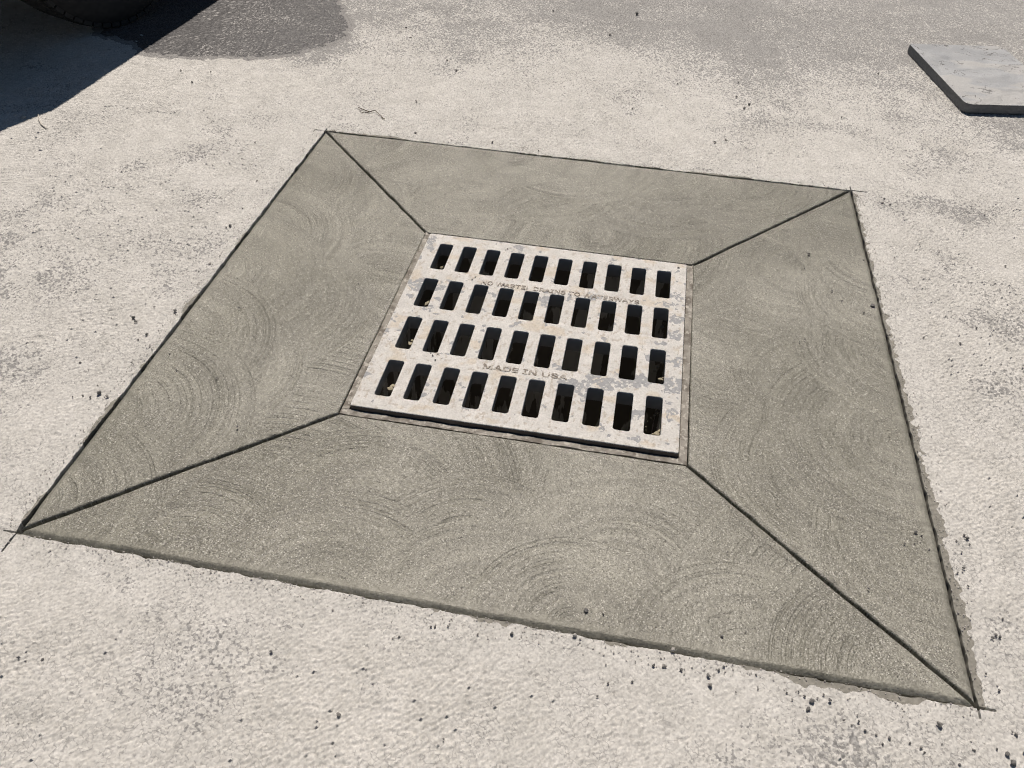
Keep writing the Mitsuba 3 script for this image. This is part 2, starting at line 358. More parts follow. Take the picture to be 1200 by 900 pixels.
# ---------------------------------------------------------------- concrete collar: four panels with tooled joints
INNER = dict(BL=(-.030, -.034), BR=(1.030, -.036), TR=(1.026, 1.020), TL=(-.024, 1.020))
I = {k: np.array(W(*v)) for k, v in INNER.items()}
apron = thing('concrete_collar', 'freshly cast grey concrete collar with swirled broom finish framing the drain grate', 'concrete collar')
R_OUT, R_JOINT, R_IN, GAP = .0105, .0055, .004, .0030
SIDES = (('BL', 'BR'), ('BR', 'TR'), ('TR', 'TL'), ('TL', 'BL'))
def line_dist(P, A, B):
    d = (B - A) / np.linalg.norm(B - A)
    return (P[..., 0] - A[0]) * -d[1] + (P[..., 1] - A[1]) * d[0]
def panel(o0, o1, i0, i1, lab, seed, inset=0.0):           # outer edge o0 -> o1 (counter-clockwise), inner edge i0 -> i1
    O0, O1, I0, I1 = Q[o0], Q[o1], I[i0], I[i1]
    # pull the two joint sides inwards by half the joint
    def shifted(A, B, s):
        d = (B - A) / np.linalg.norm(B - A); n = np.array([-d[1], d[0]]) * s
        return A + n, B + n
    def meet(a, b, c, d):
        M = np.array([b - a, -(d - c)]).T; k = np.linalg.solve(M, c - a); return a + (b - a) * k[0]
    def opened(A, B, s):                        # the joint is tooled wider towards the outer corner
        d = (B - A) / np.linalg.norm(B - A); n = np.array([-d[1], d[0]]) * s
        return A + n * (1.7 if 'L' in (o0[1] if s < 0 else o1[1]) and 'B' in (o0[0] if s < 0 else o1[0]) else 1.25), B + n
    j0a, j0b = opened(O0, I0, -GAP); j1a, j1b = opened(O1, I1, GAP)
    O0, O1 = shifted(O0, O1, inset)
    A, B = meet(O0, O1, j0a, j0b), meet(O0, O1, j1a, j1b)
    C, D = meet(I0, I1, j1a, j1b), meet(I0, I1, j0a, j0b)
    Lw = np.linalg.norm(B - A); Hh = np.linalg.norm((A + B) / 2 - (C + D) / 2)
    def kn(length, r0, r1):
        e0 = r0 * (1 - np.cos(np.linspace(0, np.pi / 2, 8))); e1 = length - r1 * (1 - np.cos(np.linspace(0, np.pi / 2, 8)))
        return np.unique(np.concatenate([e0, spaced(r0 + .004, length - r1 - .004, .0028), e1])) / length
    u, v = np.meshgrid(kn(Lw, .012, .012), kn(Hh, R_OUT, R_IN))
    U, Vv = u[..., None], v[..., None]
    P = (A * (1 - U) + B * U) * (1 - Vv) + (D * (1 - U) + C * U) * Vv
    dO, dI = line_dist(P, A, B), line_dist(P, C, D)
    d0, d1 = line_dist(P, D, A), line_dist(P, B, C)
    drop = .75 * R_OUT * np.clip(1 - dO / R_OUT, 0, 1) ** 1.6        # bevel left by the edging tool
    for d, r in ((dI, R_IN), (d0, R_JOINT), (d1, R_JOINT)):
        k = np.clip(1 - d / r, 0, 1); drop = np.maximum(drop, r * (1 - np.sqrt(np.maximum(1 - k * k, 0))))
    p3 = np.concatenate([P, np.zeros(P.shape[:2] + (1,))], -1)
    d_near = line_dist(P, Q['BL'], Q['BR'])
    dish = -.010 * np.clip(1 - np.minimum.reduce([line_dist(P, Q[a], Q[b]) for a, b in SIDES]) / .52, 0, 1) * -1 - .0088 + .0015 * np.clip(1 - d_near / .25, 0, 1) ** 2
    dmin = np.minimum.reduce([line_dist(P, Q[a], Q[b]) for a, b in SIDES])
    rel = strokes(P.reshape(-1, 2), np.minimum(dmin, np.minimum(dI + .012, np.minimum(d0, d1) + .012)).ravel()).reshape(P.shape[:2])
    z = dish - drop + (meshkit.fbm(p3 * 6, 3, 77) - .5) * .004 + rel
    # outer arris: small nicks and crumbs
    wob = (meshkit.fbm(p3 * 22, 3, seed + 9) - .5) * .004 * np.exp(-dO / .012)
    nrm = np.array([-(B - A)[1], (B - A)[0]]) / np.linalg.norm(B - A)
    P = P + nrm * (np.maximum(wob, -.0008))[..., None]
    for dj, (ja, jb), sg_ in ((d0, (D, A), 1), (d1, (B, C), 1)):
        jn = np.array([-(jb - ja)[1], (jb - ja)[0]]) / np.linalg.norm(jb - ja)
        P = P + jn * ((meshkit.fbm(p3 * 30, 3, seed + 60) - .5) * .0042 * np.exp(-dj / .008))[..., None]
    Vx = np.concatenate([P, z[..., None]], -1)
    nr, nc = u.shape
    idx = np.arange(nr * nc).reshape(nr, nc)
    q = np.stack([idx[:-1, :-1], idx[:-1, 1:], idx[1:, 1:], idx[1:, :-1]], -1).reshape(-1, 4)
    rim = np.concatenate([idx[0, :], idx[1:, -1], idx[-1, -2::-1], idx[-2:0:-1, 0]])
    top = Vx.reshape(-1, 3); lowv = top[rim].copy(); lowv[:, 2] = -.050
    k = len(rim); b0 = len(top); tdup = top[rim]
    Vall = np.vstack([top, tdup, lowv])
    s = np.arange(k); n_ = (s + 1) % k
    w = np.stack([b0 + n_, b0 + s, b0 + k + s, b0 + k + n_], -1)
    key = obj('panel', (Vall, np.vstack([q, w])), 'concrete_mat', apron, smooth=True, label=lab)
panel('BL', 'BR', 'BL', 'BR', 'concrete panel on the near side of the grate with a rounded lit edge', 1)
panel('BR', 'TR', 'BR', 'TR', 'concrete panel on the right of the grate', 2)
panel('TR', 'TL', 'TR', 'TL', 'shallow looking concrete panel on the far side of the grate', 3, .0015)
panel('TL', 'BL', 'TL', 'BL', 'concrete panel on the left of the grate', 4, .002)

# ---------------------------------------------------------------- frame, grate, basin
frame = thing('grate_frame', 'rusty frame ledge smeared with cement around the drain grate', 'grate frame')
h = L / 2; e = .0025                            # clearance round the grate
o = h + .0205
for s in (-1, 1):
    for ax in (0, 1):
        # an L section: the seat under the grate, the ledge that shows round it
        x0, x1 = sorted((s * (h + e), s * o)); w0, w1 = sorted((s * (h - .022), s * o))
        ext = o if ax else h + e
        top = rbox(x0, x1, -ext, ext, -.046, -.0125, .0012, 8).refine_to_length(.012)
        exs = o if ax else h - .022
        seat = rbox(w0, w1, -exs, exs, -.060, -.0462, .001, 8)
        mm = trimesh.util.concatenate([trimesh.Trimesh(x.to_mesh().vert_properties[:, :3], x.to_mesh().tri_verts) for x in (top, seat)])
        v = mm.vertices.copy(); v[:, 2] += np.where(v[:, 2] > -.03, (meshkit.fbm(v * 45, 3, 17) - .5) * .007, 0); mm.vertices = v
        if not ax: pass
        else: mm.vertices = mm.vertices[:, [1, 0, 2]] * [1, 1, 1]; mm.invert()
        obj('rail', mm, 'frame_mat', frame, smooth=40)

grate = thing('drain_grate', 'square slotted cast drain grate coated in pale cement dust', 'drain grate')
def rrect(cx, cy, w, l, r, n=6):
    pts = []
    for k, (sx, sy) in enumerate(((1, 1), (-1, 1), (-1, -1), (1, -1))):
        for a in np.linspace(k * np.pi / 2, (k + 1) * np.pi / 2, n):
            pts.append((cx + sx * (w / 2 - r) + r * np.cos(a), cy + sy * (l / 2 - r) + r * np.sin(a)))
    return np.array(pts)
def offset_rrect(cx, cy, w, l, r, d): return rrect(cx, cy, w + 2 * d, l + 2 * d, max(r + d, .0005))
verts, faces, sv, sf = [], [], [], []
def add_ring(store_v, store_f, loops, inward):
    base = sum(len(x) for x in store_v); n = len(loops[0])
    store_v.append(np.vstack(loops))
    for k in range(len(loops) - 1):
        for i in range(n):
            j = (i + 1) % n
            q = [base + k * n + i, base + k * n + j, base + (k + 1) * n + j, base + (k + 1) * n + i]
            store_f.append(q[::-1] if not inward else q)
DEP = .042
PROF = [(.0022, 0), (.0012, -.0003), (.0005, -.0009), (.0001, -.0017), (0, -.0030)]
slots, tops, bots = [], [], []
for row in range(4):
    for col in range(10):
        cx, cy = W(.0820 + .0929 * col, .8515 - .2350 * row)
        w, l, r = .0515 * L, .170 * L, .0065
        rr = np.random.default_rng(row * 10 + col); cx += rr.normal(0, .0004); l += rr.normal(0, .0008)
        loops = [np.c_[offset_rrect(cx, cy, w, l, r, d), np.full(24, zz_)] for d, zz_ in PROF]
        add_ring(verts, faces, loops, True)
        add_ring(sv, sf, [loops[-1], np.c_[offset_rrect(cx, cy, w, l, r, .0025), np.full(24, -DEP)]], True)
        tops.append(loops[0][:, :2]); bots.append(offset_rrect(cx, cy, w, l, r, .0025))
OP = [(-.0020, 0), (-.0010, -.0003), (-.0003, -.0010), (0, -.0022)]
ol = [np.c_[rrect(0, 0, L + 2 * d, L + 2 * d, .005), np.full(24, zz_)] for d, zz_ in OP]
add_ring(verts, faces, ol, False)
ev, ef = [], []
add_ring(ev, ef, [ol[-1], np.c_[rrect(0, 0, L, L, .005), np.full(24, -DEP)]], False)
bsdf('rust_mat', lambda p, n, uv: mix((.09, .070, .058), (.21, .17, .145), fbm(p.x * 90, p.y * 90, p.z * 90, 3)), .75, .4)
quad = np.array(ef)
obj('edge', trimesh.Trimesh(np.vstack(ev), np.vstack([quad[:, [0, 1, 2]], quad[:, [0, 2, 3]]]), process=False), 'rust_mat', grate, label='rusty brown side of the cast plate')
quad = np.array(faces); vv = np.vstack(verts)
pv, pf = trimesh.creation.triangulate_polygon(sg.Polygon(ol[0][:, :2], tops), engine='earcut')
top_m = trimesh.Trimesh(np.c_[pv, np.zeros(len(pv))], pf, process=False)
if top_m.face_normals[0][2] < 0: top_m.invert()
rim_m = trimesh.Trimesh(vv, np.vstack([quad[:, [0, 1, 2]], quad[:, [0, 2, 3]]]), process=False)
plate = trimesh.util.concatenate([top_m, rim_m])
plate = trimesh.Trimesh(plate.vertices, plate.faces, process=True)
obj('plate', plate, 'grate_mat', grate, smooth=50)
quad = np.array(sf)
side_m = trimesh.Trimesh(np.vstack(sv), np.vstack([quad[:, [0, 1, 2]], quad[:, [0, 2, 3]]]), process=False)
pv, pf = trimesh.creation.triangulate_polygon(sg.Polygon(rrect(0, 0, L, L, .005), bots), engine='earcut')
bot_m = trimesh.Trimesh(np.c_[pv, np.full(len(pv), -DEP)], pf, process=False)
if bot_m.face_normals[0][2] > 0: bot_m.invert()
obj('underside', trimesh.util.concatenate([side_m, bot_m]), 'slot_mat', grate, smooth=40, label='dark shaded slot walls and underside of the grate')

def letters(text, u0, u1, v, height, lab):
    t = meshkit.text_mesh(text, height, .0018, bold=True)
    a, b = t.bounds
    t.apply_translation([-a[0], 0, 0]); t.apply_scale([(u1 - u0) * L / (b[0] - a[0]), 1, 1])
    x, y = W(u0, v); t.apply_translation([x, y - height / 2, -.0004])
    obj('lettering', t, 'letter_mat', grate, label=lab)
letters('NO WASTE!  DRAINS TO WATERWAYS', .262, .838, .7175, .0165, 'raised lettering between the first and second row of slots')
letters('MADE IN USA', .362, .638, .2625, .0170, 'raised lettering between the third and fourth row of slots')

basin = thing('catch_basin', 'dark concrete pit with dried drips below the drain grate', 'catch basin')
bi = h - .010
for s in (-1, 1):
    for ax in (0, 1):
        x0, x1 = sorted((s * bi, s * (B0))); ext = B0 if ax else bi
        b = box(x0, x1, -ext, ext, -1.15, -.0605)
        if ax: b.vertices = b.vertices[:, [1, 0, 2]]; b.invert()
        obj('wall', b, 'basin_mat', basin)
obj('floor', box(-B0, B0, -B0, B0, -1.25, -1.151), 'sump_mat', basin)

# ---------------------------------------------------------------- camera-independent placing helper: pixel of the 1200 x 900 photograph -> point of a level plane
r2v, u2v = rt * math.cos(ROLL) + up * math.sin(ROLL), up2
def at(px, py, z=0.0):
    d = fw + (px - 600) / F * r2v - (py - 450) / F * u2v
    return EYE + d * ((z - EYE[2]) / d[2])

# ---------------------------------------------------------------- loose slab
def rounded_poly(c, radii, n=7):
    c = [np.asarray(x, float) for x in c]; out = []
    for i, p in enumerate(c):
        a, b = c[i - 1] - p, c[(i + 1) % len(c)] - p
        a /= np.linalg.norm(a); b /= np.linalg.norm(b)
        r = radii[i]
        for k in np.linspace(0, 1, n): out.append((1 - k) ** 2 * (p + a * r) + 2 * k * (1 - k) * p + k * k * (p + b * r))
    return np.array(out)
TH = .038
c_fl, c_bl = at(1128, 133)[:2], at(1062, 61)[:2]
sl_d = (c_bl - c_fl) / np.linalg.norm(c_bl - c_fl)
sl_w = np.array([sl_d[1], -sl_d[0]])
wid = .415; ln = np.linalg.norm(c_bl - c_fl)
corners = [c_fl, c_fl + sl_w * wid, c_fl + sl_w * wid + sl_d * ln, c_bl]
slab = thing('loose_slab', 'grey flat slab with shade painted into its edges lying on the pavement at upper right', 'slab')
outl = rounded_poly(corners, [.035, .035, .035, .012])
ctr = outl.mean(0)
def ring_off(d): 
    pg = sg.Polygon(outl)
    v = outl - ctr; return ctr + v * (1 - d / np.linalg.norm(v, axis=1, keepdims=True))
def stack(levels, cap):
    n = len(outl); vs, fs = [], []
    for d, zz_ in levels: vs.append(np.c_[ring_off(d), np.full(n, zz_)])
    for k in range(len(levels) - 1):
        for i in range(n):
            j = (i + 1) % n; fs += [[k * n + i, k * n + j, (k + 1) * n + j], [k * n + i, (k + 1) * n + j, (k + 1) * n + i]]
    return np.vstack(vs), np.array(fs)
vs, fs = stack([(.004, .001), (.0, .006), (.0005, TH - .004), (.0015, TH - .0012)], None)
bsdf('slab_shaded_edge_mat', lambda p, n, uv: mix((.12, .122, .126), (.21, .212, .216), fbm(p.x * 120, p.y * 120, p.z * 120, 3)), .8, .25, lambda p, n, uv: fbm(p.x * 160, p.y * 160, p.z * 160, 2) * .002, 1.0)  # darker slab base, with the shade of the sides painted into it
obj('edge', (vs, fs), 'slab_shaded_edge_mat', slab, smooth=50, label='side of the grey slab with shade painted into its colour')
def slab_color(p, n, uv):
    x, y = p.x, p.y
    c = mix((.26, .272, .288), (.40, .415, .43), fbm(x * 7, y * 12, 3.0, 4))
    c = mix(c, mi.Color3f(.44, .435, .42), .55 * smoothstep(.5, .62, fbm(x * 5 + 3, y * 9, 6.0, 4)))
    crack = dr.abs(fbm(x * 16, y * 24, 9.0, 4) - .5)
    c = mix(c, mi.Color3f(.10, .10, .10), .85 * smoothstep(.022, .008, crack) * smoothstep(.42, .52, fbm(x * 11, y * 11, 12.0, 2)))
    return c * (.92 + .16 * noise(x * 350, y * 350, 1.0))
bsdf('slab_top_mat', slab_color, .6, .5, lambda p, n, uv: fbm(p.x * 22, p.y * 32, 4.0, 4) * .006 + noise(p.x * 300, p.y * 300, 0) * .0006, 1.0)
ss_ = np.linspace(0, 1, 60)
inner_loop = ring_off(.004)
pts = [inner_loop]
sp = sg.Polygon(inner_loop)
gx, gy = np.meshgrid(np.arange(sp.bounds[0], sp.bounds[2], .008), np.arange(sp.bounds[1], sp.bounds[3], .008))
gp = np.c_[gx.ravel(), gy.ravel()]
gp = gp[shapely.contains_xy(sp.buffer(-.004), gp[:, 0], gp[:, 1])]
from scipy.spatial import Delaunay
ap = np.vstack([inner_loop, gp]); tr_ = Delaunay(ap).simplices
cen = ap[tr_].mean(1); tr_ = tr_[shapely.contains_xy(sp.buffer(.0005), cen[:, 0], cen[:, 1])]
e3 = np.c_[ap, np.zeros(len(ap))]
zt = TH + (meshkit.fbm(e3 * 24, 5, 41) - .5) * .011 - .0015; zt[:len(inner_loop)] = TH
n0 = len(inner_loop)
allp = np.vstack([np.c_[ap, zt], np.c_[ring_off(.0016), np.full(n0, TH - .0012)]])
b0 = len(ap); rimf = []
for i in range(n0):
    j = (i + 1) % n0; rimf += [[b0 + i, b0 + j, j], [b0 + i, j, i]]
tm = trimesh.Trimesh(allp, np.vstack([tr_, rimf]), process=False)
f = tm.faces.copy(); flip = tm.face_normals[:, 2] < 0; f[flip] = f[flip][:, ::-1]
obj('top_face', (allp, f), 'slab_top_mat', slab, smooth=True, label='dusty cracked top of the grey slab')

# ---------------------------------------------------------------- parked vehicle (only its near front tyre and its shadow reach the picture)
car = thing('parked_vehicle', 'parked vehicle in the top left corner casting a dark shadow, one tyre in view', 'vehicle')
bsdf('paint_mat', (.035, .04, .05), .3, .5, clearcoat=.8)
bsdf('glass_mat', (.02, .022, .025), .05, .6)
bsdf('trim_mat', (.02, .02, .021), .6, .4)
bsdf('rim_mat', (.35, .35, .36), .35, .5, metallic=.8)
bsdf('tyre_mat', lambda p, n, uv: mix((.018, .018, .019), (.036, .035, .034), fbm(p.x * 50, p.y * 50, p.z * 50, 3)), .8, .3)
bsdf('tread_mat', lambda p, n, uv: mix((.022, .022, .022), (.042, .041, .040), fbm(p.x * 60, p.y * 60, p.z * 60, 3)), .85, .3)
bsdf('lamp_mat', (.7, .7, .72), .1, .5)
XO, XI = -2.00, -3.92                            # outer and far side of the body
YF, YR = .74, 5.55
AX = (1.775, 4.72); RAD = .40; TW = .28; STEER = -.384
low = hull([(x, y, z) for z in (.30, .95) for x, y in ((XO, 1.42), (XO + .0, YR - .3), (XO - .12, YR), (XI + .12, YR), (XI, YR - .3), (XI, 1.42), (XI + .16, YF + .25), (XI + .5, YF), (XO - .5, YF), (XO - .16, YF + .25))]
           + [(x, y, 1.06) for x in (XO - .10, XI + .10) for y in (YF + .5, YR - .15)])
for y in AX:
    for x in (XO, XI):
        cyl = m3.Manifold.cylinder(.46, RAD + .075, RAD + .075, 48, True).rotate((0, 90, 0)).translate((x - .13 if x == XO else x + .13, y, RAD))
        low = low - cyl
cab = hull([(x, y, 1.0) for x in (XO - .06, XI + .06) for y in (2.1, YR - .1)] + [(x, y, 1.74) for x in (XO - .22, XI + .22) for y in (3.0, YR - .45)] + [(x, 3.5, 1.79) for x in (XO - .26, XI + .26)])
TURN = math.radians(-3.0)
def turn(mm):
    if hasattr(mm, 'to_mesh'):
        q = mm.to_mesh(); mm = trimesh.Trimesh(q.vert_properties[:, :3], q.tri_verts, process=False)
    v = mm.vertices - [XO, 1.42, 0]; c_, s_ = math.cos(TURN), math.sin(TURN)
    return trimesh.Trimesh(np.stack([v[:, 0] * c_ - v[:, 1] * s_, v[:, 0] * s_ + v[:, 1] * c_, v[:, 2]], -1) + [XO, 1.42, 0], mm.faces, process=False)
obj('body', turn(low), 'paint_mat', car, smooth=30)
obj('cabin', turn(cab), 'paint_mat', car, smooth=30)
def quad_panel(a, b, c, d, nrm, t=.006):
    q = np.array([a, b, c, d], float); n_ = np.asarray(nrm, float); n_ /= np.linalg.norm(n_)
    return hull(np.vstack([q - n_ * .02, q + n_ * t]))
def side_x(z, s): 
    k = (z - 1.0) / .74; return XO - .06 - .16 * k if s > 0 else XI + .06 + .16 * k
for s in (1, -1):
    for y0, y1, k0, k1 in ((2.62, 3.52, 3.05, 3.52), (3.60, 4.55, 3.60, 4.50)):
        obj('window', turn(quad_panel((side_x(1.1, s), y0, 1.1), (side_x(1.1, s), y1, 1.1), (side_x(1.62, s), k1, 1.62), (side_x(1.62, s), k0, 1.62), (s, 0, .216))), 'glass_mat', car)
def ws(z): return 2.1 + .9 * (z - 1.0) / .74
obj('windscreen', turn(quad_panel((XO - .20, ws(1.12), 1.12), (XI + .20, ws(1.12), 1.12), (XI + .32, ws(1.66), 1.66), (XO - .32, ws(1.66), 1.66), (0, -.74, .9))), 'glass_mat', car)
obj('bumper', turn(rbox(XI + .14, XO - .14, YF - .06, YF + .30, .34, .58, .05)), 'trim_mat', car, smooth=30)
for x in (XO - .42, XI + .42):
    obj('headlight', turn(rbox(x - .16, x + .16, YF - .012, YF + .12, .68, .82, .02)), 'lamp_mat', car, smooth=30)
obj('mirror', turn(rbox(XO - .02, XO + .15, 3.12, 3.24, 1.08, 1.24, .03)), 'paint_mat', car, smooth=30)
obj('mirror', turn(rbox(XI - .15, XI + .02, 3.12, 3.24, 1.08, 1.24, .03)), 'paint_mat', car, smooth=30)
def lathe(prof, n=96):
    prof = np.asarray(prof, float); th = np.linspace(0, 2 * np.pi, n, endpoint=False)
    v = np.stack([np.repeat(prof[:, 0][None], n, 0), prof[:, 1][None] * np.cos(th)[:, None], prof[:, 1][None] * np.sin(th)[:, None]], -1)
    k = len(prof); f = []
    for i in range(n):
        j = (i + 1) % n
        for q in range(k): r_ = (q + 1) % k; f.append([i * k + q, i * k + r_, j * k + r_, j * k + q])
    f = np.array(f)
    m_ = trimesh.Trimesh(v.reshape(-1, 3), np.vstack([f[:, [0, 1, 2]], f[:, [0, 2, 3]]]), process=False)
    if m_.volume < 0: m_.invert()
    return m_
w2 = TW / 2
tyre_prof = [(-w2 + .02, .235), (w2 - .02, .235), (w2 - .004, .275), (w2 + .002, .32), (w2 - .003, .355), (w2 - .016, RAD - .022), (w2 - .04, RAD - .011), (-w2 + .04, RAD - .011), (-w2 + .016, RAD - .022), (-w2 + .003, .355), (-w2 - .004, .31), (-w2 + .004, .27)]
tyre_m = lathe(tyre_prof)
rim_mesh = lathe([(-.09, .20), (.09, .20), (.105, .238), (.085, .242), (-.085, .242), (-.105, .238)])
disc = lathe([(.03, .02), (.055, .05), (.05, .13), (.085, .205), (.07, .212), (.03, .13)])
tb = []
for ring_i, xr in enumerate(np.linspace(-w2 + .028, w2 - .028, 6)):
    nb = 54
    for k in range(nb):
        a0 = 2 * np.pi * (k + .5 * (ring_i % 2)) / nb
        lenb, wb = 2 * np.pi * RAD / nb * .80, .037
        edge_ = ring_i in (0, 5)
        r0, r1 = RAD - .024, RAD - (.006 if edge_ else 0)
        sk = .010 * (1 if ring_i % 2 else -1)
        c = [(-wb / 2, -lenb / 2 + sk * .5), (wb / 2, -lenb / 2 - sk * .5), (wb / 2 - .003, 0), (wb / 2, lenb / 2 - sk * .5), (-wb / 2, lenb / 2 + sk * .5), (-wb / 2 - .003, 0)]
        pts = [(xr + q[0] * s_, rad, q[1] * s_) for rad, s_ in ((r0, 1), (r1 - .0015, 1), (r1, .9)) for q in c]
        P_ = np.array([(x, rad * np.cos(a0) - t * np.sin(a0), rad * np.sin(a0) + t * np.cos(a0)) for x, rad, t in pts])
        hm = hull(P_).to_mesh(); tb.append(trimesh.Trimesh(hm.vert_properties[:, :3], hm.tri_verts, process=False))
tread_m = trimesh.util.concatenate(tb)
def place(mm, x, y, flip=False, steer=0.0):
    v = mm.vertices * ([-1, 1, 1] if flip else [1, 1, 1]); f_ = mm.faces[:, ::-1] if flip else mm.faces
    c_, s_ = math.cos(steer), math.sin(steer)
    v = np.stack([v[:, 0] * c_ - v[:, 1] * s_, v[:, 0] * s_ + v[:, 1] * c_, v[:, 2]], -1) + [x, y, RAD]; squash = np.maximum(v[:, 2], .0015)
    v[:, 2] = squash
    return trimesh.Trimesh(v, f_, process=False)
for y in AX:
    sa = STEER if y == AX[0] else 0.0
    for x, fl in ((-2.21 if sa else -2.14, False), (XI + .10 + w2, True)):
        tn = (lambda q: q) if sa else turn
        t_ = obj('tyre', tn(place(tyre_m, x, y, fl, sa)), 'tyre_mat', car, smooth=35)
        obj('tread', tn(place(tread_m, x, y, fl, sa)), 'tread_mat', t_, kind='stuff')
        obj('rim', tn(trimesh.util.concatenate([place(rim_mesh, x, y, fl, sa), place(disc, x, y, fl, sa)])), 'rim_mat', t_, smooth=35)

# ---------------------------------------------------------------- loose stones, crumbs and litter
bsdf('dark_stone_mat', lambda p, n, uv: mix((.07, .068, .066), (.22, .215, .21), fbm(p.x * 200, p.y * 200, p.z * 200, 3)), .8, .4)
bsdf('grit_mat', lambda p, n, uv: mix((.30, .285, .265), (.60, .58, .55), noise(p.x * 300, p.y * 300, 0)), .85, .4)
bsdf('grey_stone_mat', lambda p, n, uv: mix((.14, .135, .13), (.34, .325, .305), fbm(p.x * 240, p.y * 240, p.z * 240, 3)), .85, .4)
bsdf('pale_stone_mat', lambda p, n, uv: mix((.30, .285, .265), (.55, .53, .50), fbm(p.x * 200, p.y * 200, p.z * 200, 3)), .85, .4)
def stone(r, seed, flat=.7):
    s_ = trimesh.creation.icosphere(2, 1.0); v = s_.vertices
    q = np.random.default_rng(seed); flat = flat * q.uniform(.7, 1.15)
    v = v * (1 + .55 * (meshkit.fbm(v * 1.3 + seed * 7.1, 3, seed) - .5)[:, None])
    for _ in range(11):
        d = q.normal(size=3); d /= np.linalg.norm(d); k = v @ d; lim = q.uniform(.45, .80)
        v = v - np.outer(np.maximum(k - lim, 0), d)
    v = v * [1, q.uniform(.65, 1), flat]; a = q.uniform(0, 6.28)
    v = v @ np.array([[np.cos(a), -np.sin(a), 0], [np.sin(a), np.cos(a), 0], [0, 0, 1]]).T * r
    v[:, 2] -= v[:, 2].min(); s_.vertices = v
    return s_
seedc = [0]
def drop(name, px, py, size_px, mat, label, cat, group, z=.001, squash=.7):
    seedc[0] += 1
    p = at(px, py, z); dist = np.linalg.norm(EYE - p); r = .80 * (.8 + .4 * ((seedc[0] * 37) % 11) / 10) * size_px * dist / F / 2
    s_ = stone(r, seedc[0], squash); s_.apply_translation([p[0], p[1], z - .18 * r])
    if mat == 'dark_stone_mat' and seedc[0] % 3 == 0 and name == 'loose_stone': mat = 'grey_stone_mat'
    obj(name, s_, mat, smooth=20, label=label, cat=cat, group=group)
def batch(name, items, mat, label, cat, group, z=.001):
    for px, py, sz in items: drop(name, px, py, sz, mat, label, cat, group, z)
batch('loose_stone', [(947, 831, 8), (951, 822, 8), (928, 820, 5), (972, 821, 6), (943, 816, 4), (958, 818, 4), (989, 844, 5), (1006, 846, 4), (998, 850, 4), (1014, 856, 4), (1042, 865, 6), (1027, 861, 4), (1034, 872, 4), (1066, 871, 5), (1079, 876, 5), (1083, 882, 4), (936, 811, 4), (965, 814, 4), (1005, 838, 3), (922, 812, 4)],
      'dark_stone_mat', 'small loose stone in the trail below the near right corner of the collar', 'stone', 'stones trailing off below the near right corner')
drop('loose_stone', 1101, 850, 9, 'dark_stone_mat', 'lone dark angular stone right of the stone trail below the near right corner', 'stone', None)
batch('loose_stone', [(1181, 884, 9), (1187, 895, 10), (1191, 861, 5), (1186, 858, 4), (1168, 878, 4), (1141, 879, 4), (1124, 896, 5), (1104, 872, 3), (1200, 883, 5)], 'dark_stone_mat', 'dark stone in the bottom right corner of the pavement', 'stone', 'stones in the bottom right corner')
batch('loose_stone', [(1133, 631, 6), (1130, 627, 4), (1136, 638, 5), (1121, 634, 4), (1129, 666, 5), (1122, 671, 5), (1134, 687, 4), (1127, 647, 3), (1167, 744, 5), (1172, 747, 5), (1163, 748, 4), (1175, 725, 4), (1155, 790, 4), (1171, 809, 5), (1149, 680, 3)], 'dark_stone_mat', 'small loose stone on the pale pavement right of the collar', 'stone', 'stones right of the collar')
batch('loose_stone', [(600, 743, 7), (318, 764, 7), (397, 837, 7), (510, 735, 4), (525, 734, 4), (560, 744, 4), (505, 735, 4), (468, 746, 4), (460, 748, 3), (741, 799, 5), (700, 816, 4), (712, 801, 4), (710, 779, 4), (766, 780, 6), (778, 781, 6), (798, 785, 8), (830, 792, 7), (832, 803, 8), (842, 785, 5), (886, 791, 4), (888, 808, 5), (848, 781, 5), (862, 811, 3), (620, 775, 3), (520, 866, 4), (50, 773, 4), (22, 848, 4)], 'dark_stone_mat', 'small loose stone on the pavement in front of the near edge of the collar', 'stone', 'stones in front of the near edge')
batch('loose_stone', [(674, 745, 9), (788, 763, 8), (680, 749, 5)], 'pale_stone_mat', 'pale crumb touching the near edge of the concrete collar', 'stone', 'crumbs touching the near edge')
batch('loose_stone', [(157, 373, 6), (159, 377, 6), (181, 360, 4), (205, 365, 5), (172, 392, 6), (162, 398, 4), (116, 461, 7), (106, 466, 5), (126, 465, 5), (94, 425, 4), (104, 434, 3), (155, 425, 4), (190, 402, 4), (85, 465, 3), (246, 309, 4), (233, 318, 3), (115, 452, 3), (97, 464, 3), (134, 455, 3)], 'dark_stone_mat', 'small loose stone on the pale pavement left of the collar', 'stone', 'stones left of the collar')
batch('loose_stone', [(225, 97, 4), (212, 83, 3), (247, 84, 3), (265, 267, 3), (301, 212, 4), (284, 244, 3), (270, 265, 5), (278, 280, 3), (299, 167, 3)], 'dark_stone_mat', 'small loose stone between the vehicle shadow and the far left corner of the collar', 'stone', 'stones by the far left corner')
batch('loose_stone', [(746, 17, 5), (872, 127, 6), (878, 123, 4), (863, 114, 4), (851, 165, 5), (838, 167, 5), (1029, 87, 4), (935, 55, 3), (741, 128, 4), (794, 98, 4), (535, 83, 4), (524, 71, 3), (487, 156, 5), (488, 119, 4), (577, 167, 4), (631, 177, 3), (715, 41, 4), (837, 67, 3), (865, 97, 3), (648, 13, 3), (476, 33, 4), (986, 138, 4), (1034, 238, 4), (1043, 240, 4), (1036, 233, 3), (481, 44, 3)], 'dark_stone_mat', 'small loose stone on the pavement beyond the far edge of the collar', 'stone', 'stones beyond the far edge')
